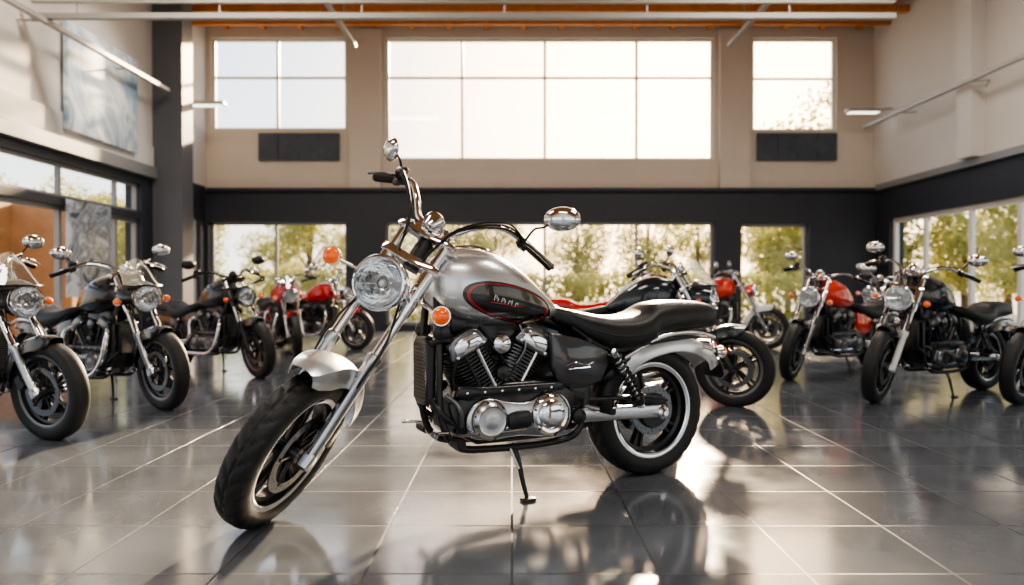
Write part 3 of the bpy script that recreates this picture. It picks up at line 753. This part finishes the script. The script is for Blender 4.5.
G = Geo(); G.box(-10.2, -10.0, 8, 15.0, -.13, 2.6, 'woodwall'); G.box(-10.0, -8.8, 14.8, 15.0, -.13, 2.6, 'woodwall'); G.build('timber_partition')

# ---------------------------------------------------------------- outside
G = Geo(); G.box(-60, 60, -40, 80, -.3, -.13, 'concrete'); G.build('ground')
def leafmat(name, c):
    m, nt, b = newmat(name); out = nt.nodes['Material Output']
    oi = nt.nodes.new('ShaderNodeTexCoord'); n = nt.nodes.new('ShaderNodeTexNoise'); n.inputs['Scale'].default_value = 1.5
    nt.links.new(oi.outputs['Object'], n.inputs['Vector'])
    mx = nt.nodes.new('ShaderNodeMixRGB'); mx.inputs[1].default_value = (*[v*.75 for v in c], 1); mx.inputs[2].default_value = (*[v*1.35 for v in c], 1)
    nt.links.new(n.outputs['Fac'], mx.inputs[0]); nt.links.new(mx.outputs[0], b.inputs['Base Color'])
    tr = nt.nodes.new('ShaderNodeBsdfTranslucent'); nt.links.new(mx.outputs[0], tr.inputs[0])
    ms = nt.nodes.new('ShaderNodeMixShader'); ms.inputs[0].default_value = .5
    nt.links.new(b.outputs[0], ms.inputs[1]); nt.links.new(tr.outputs[0], ms.inputs[2]); nt.links.new(ms.outputs[0], out.inputs['Surface'])
    b.inputs['Roughness'].default_value = .7
    return m
M['leaf'] = leafmat('leaves', (.38, .37, .12)); M['bark'] = pmat('bark', (.12, .08, .05), 0, .9, bump=.5, bscale=20)
def tree_mesh(seed, H):
    random.seed(seed); G = Geo()
    G.tube([(0, 0, -.13), (.05, 0, H*.3), (-.05, .08, H*.6), (0, 0, H*.85)], [.16, .12, .08, .03], 'bark', n=8)
    cl = []
    for i in range(18):
        a = random.uniform(0, 2*pi); z = H*random.uniform(.18, .9); rr = H*.27*math.sin(pi*min(1, (z/H-.02)*.95))*random.uniform(.5, 1)
        c = V((math.cos(a)*rr, math.sin(a)*rr, z)); cl.append((c, H*random.uniform(.11, .18)))
        G.tube([(0, 0, z*.6), tuple(c*.5+V((0, 0, z*.4))), tuple(c)], [.04, .03, .01], 'bark', n=5, k=2)
    vs = []; fs = []
    for c, r in cl:
        for k in range(380):
            d = V((random.gauss(0, 1), random.gauss(0, 1), random.gauss(0, 1))).normalized()*r*random.uniform(.5, 1.05)
            p = c+d; s_ = random.uniform(.05, .10)
            a = V((random.gauss(0, 1), random.gauss(0, 1), random.gauss(0, 1))).normalized(); b = a.cross(V((random.gauss(0, 1), random.gauss(0, 1), random.gauss(0, 1)))).normalized()
            o = len(vs); vs += [p-a*s_, p-b*s_*.5, p+a*s_, p+b*s_*.5]; fs.append((o, o+1, o+2, o+3))
    G.add(vs, fs, 'leaf')
    return G
tm = []
for i in range(3):
    ob = tree_mesh(20+i, 5.0).build('tree', recalc=False); tm.append(ob)
pos = []
random.seed(5)
for i in range(17): pos.append((-17+i*2.4+random.uniform(-.6, .6), random.uniform(26, 31), random.uniform(.75, 1.0)))
pos += [(10.8, 25, 1.5), (14, 27, 1.4)]
for y in (3, 7, 11, 15, 19): pos.append((15+random.uniform(-1, 1), y, random.uniform(.8, 1.0)))
for y in (16, 20, 24): pos.append((-14, y, .9))
for i, p in enumerate(pos):
    if i < 3: ob = tm[i]
    else:
        ob = bpy.data.objects.new('tree', tm[i % 3].data); sc.collection.objects.link(ob)
    ob.location = (p[0], p[1], 0); ob.scale = (p[2]*1.1, p[2]*1.1, p[2]); ob.rotation_euler = (0, 0, random.uniform(0, 6))
random.seed(11); G = Geo(); vs = []; fs = []
for k in range(9000):
    p = V((random.uniform(-10, 12), random.uniform(20.5, 21.3), random.uniform(-.1, 1.3)))
    a = V((random.gauss(0, 1), random.gauss(0, 1), random.gauss(0, 1))).normalized(); b = a.cross(V((random.gauss(0, 1), random.gauss(0, 1), random.gauss(0, 1)))).normalized(); s_ = .10
    o = len(vs); vs += [p-a*s_, p-b*s_*.6, p+a*s_, p+b*s_*.6]; fs.append((o, o+1, o+2, o+3))
G.add(vs, fs, 'leaf'); G.build('hedge', recalc=False)

# ---------------------------------------------------------------- light
SD = V((.21, 1, .34)).normalized()
w = bpy.data.worlds.new('sky'); sc.world = w; w.use_nodes = True; nt = w.node_tree
bg = nt.nodes['Background']; tc = nt.nodes.new('ShaderNodeTexCoord'); sx = nt.nodes.new('ShaderNodeSeparateXYZ')
nt.links.new(tc.outputs['Generated'], sx.inputs[0]); r = nt.nodes.new('ShaderNodeValToRGB')
e = r.color_ramp.elements; e[0].position = 0; e[0].color = (.96, .88, .74, 1); e[1].position = .5; e[1].color = (.45, .60, .86, 1)
q = e.new(.2); q.color = (.70, .80, .88, 1)
nt.links.new(sx.outputs[2], r.inputs[0])
dp = nt.nodes.new('ShaderNodeVectorMath'); dp.operation = 'DOT_PRODUCT'; dp.inputs[1].default_value = V((.24, 1, .26)).normalized()
nt.links.new(tc.outputs['Generated'], dp.inputs[0])
mxm = nt.nodes.new('ShaderNodeMath'); mxm.operation = 'MAXIMUM'; mxm.inputs[1].default_value = 0; nt.links.new(dp.outputs['Value'], mxm.inputs[0])
pw = nt.nodes.new('ShaderNodeMath'); pw.operation = 'POWER'; pw.inputs[1].default_value = 22; nt.links.new(mxm.outputs[0], pw.inputs[0])
gl = nt.nodes.new('ShaderNodeMixRGB'); gl.blend_type = 'ADD'; gl.inputs[2].default_value = (4.4, 2.7, 1.15, 1)
nt.links.new(pw.outputs[0], gl.inputs[0]); nt.links.new(r.outputs[0], gl.inputs[1])
nt.links.new(gl.outputs[0], bg.inputs[0])
st = nt.nodes.new('ShaderNodeMapRange'); st.inputs['From Min'].default_value = -.6; st.inputs['From Max'].default_value = .8
st.inputs['To Min'].default_value = 1.8; st.inputs['To Max'].default_value = 2.8
nt.links.new(dp.outputs['Value'], st.inputs['Value']); nt.links.new(st.outputs[0], bg.inputs[1])
sl = bpy.data.lights.new('sun', 'SUN'); sl.energy = 22; sl.angle = math.radians(2.0); sl.color = (1, .76, .48)
so = bpy.data.objects.new('sun', sl); sc.collection.objects.link(so)
so.rotation_euler = (-SD).to_track_quat('-Z', 'Y').to_euler()
for (x, y, p) in ((-3.5, 3, 160), (3.8, 3, 160), (-3.5, 9, 220), (3.8, 9, 220), (0, -1.5, 150)):  # added area lights under the ceiling as interior fill, no fixtures modelled
    al = bpy.data.lights.new('overhead_fill', 'AREA'); al.shape = 'RECTANGLE'; al.size = 2.4; al.size_y = .5; al.energy = p; al.color = (1, .92, .82)
    ao = bpy.data.objects.new('overhead_fill', al); sc.collection.objects.link(ao); ao.location = (x, y, ZC-.5)
sp = bpy.data.lights.new('art_board_fill_spot', 'SPOT'); sp.energy = 260; sp.spot_size = math.radians(46); sp.spot_blend = .7; sp.shadow_soft_size = .08; sp.color = (1, .97, .92)  # unseen spot added to brighten the art board on the left wall
spo = bpy.data.objects.new('art_board_fill_spot', sp); sc.collection.objects.link(spo); spo.location = (-3.6, 10.6, 5.9)
spo.rotation_euler = (V((XL, 11.8, 4.0))-V((-3.6, 10.6, 5.9))).to_track_quat('-Z', 'Y').to_euler()

# ---------------------------------------------------------------- camera
cam = bpy.data.cameras.new('camera'); co = bpy.data.objects.new('camera', cam); sc.collection.objects.link(co)
cam.lens = 26.0; cam.sensor_width = 36; co.location = (0, 0, .98)
co.rotation_euler = (math.radians(90-.58), 0, 0); cam.clip_end = 300
cam.dof.use_dof = True; cam.dof.focus_distance = 3.2; cam.dof.aperture_fstop = 1.6
sc.camera = co
try: sc.view_settings.look = 'AgX - Medium High Contrast'
except Exception: pass
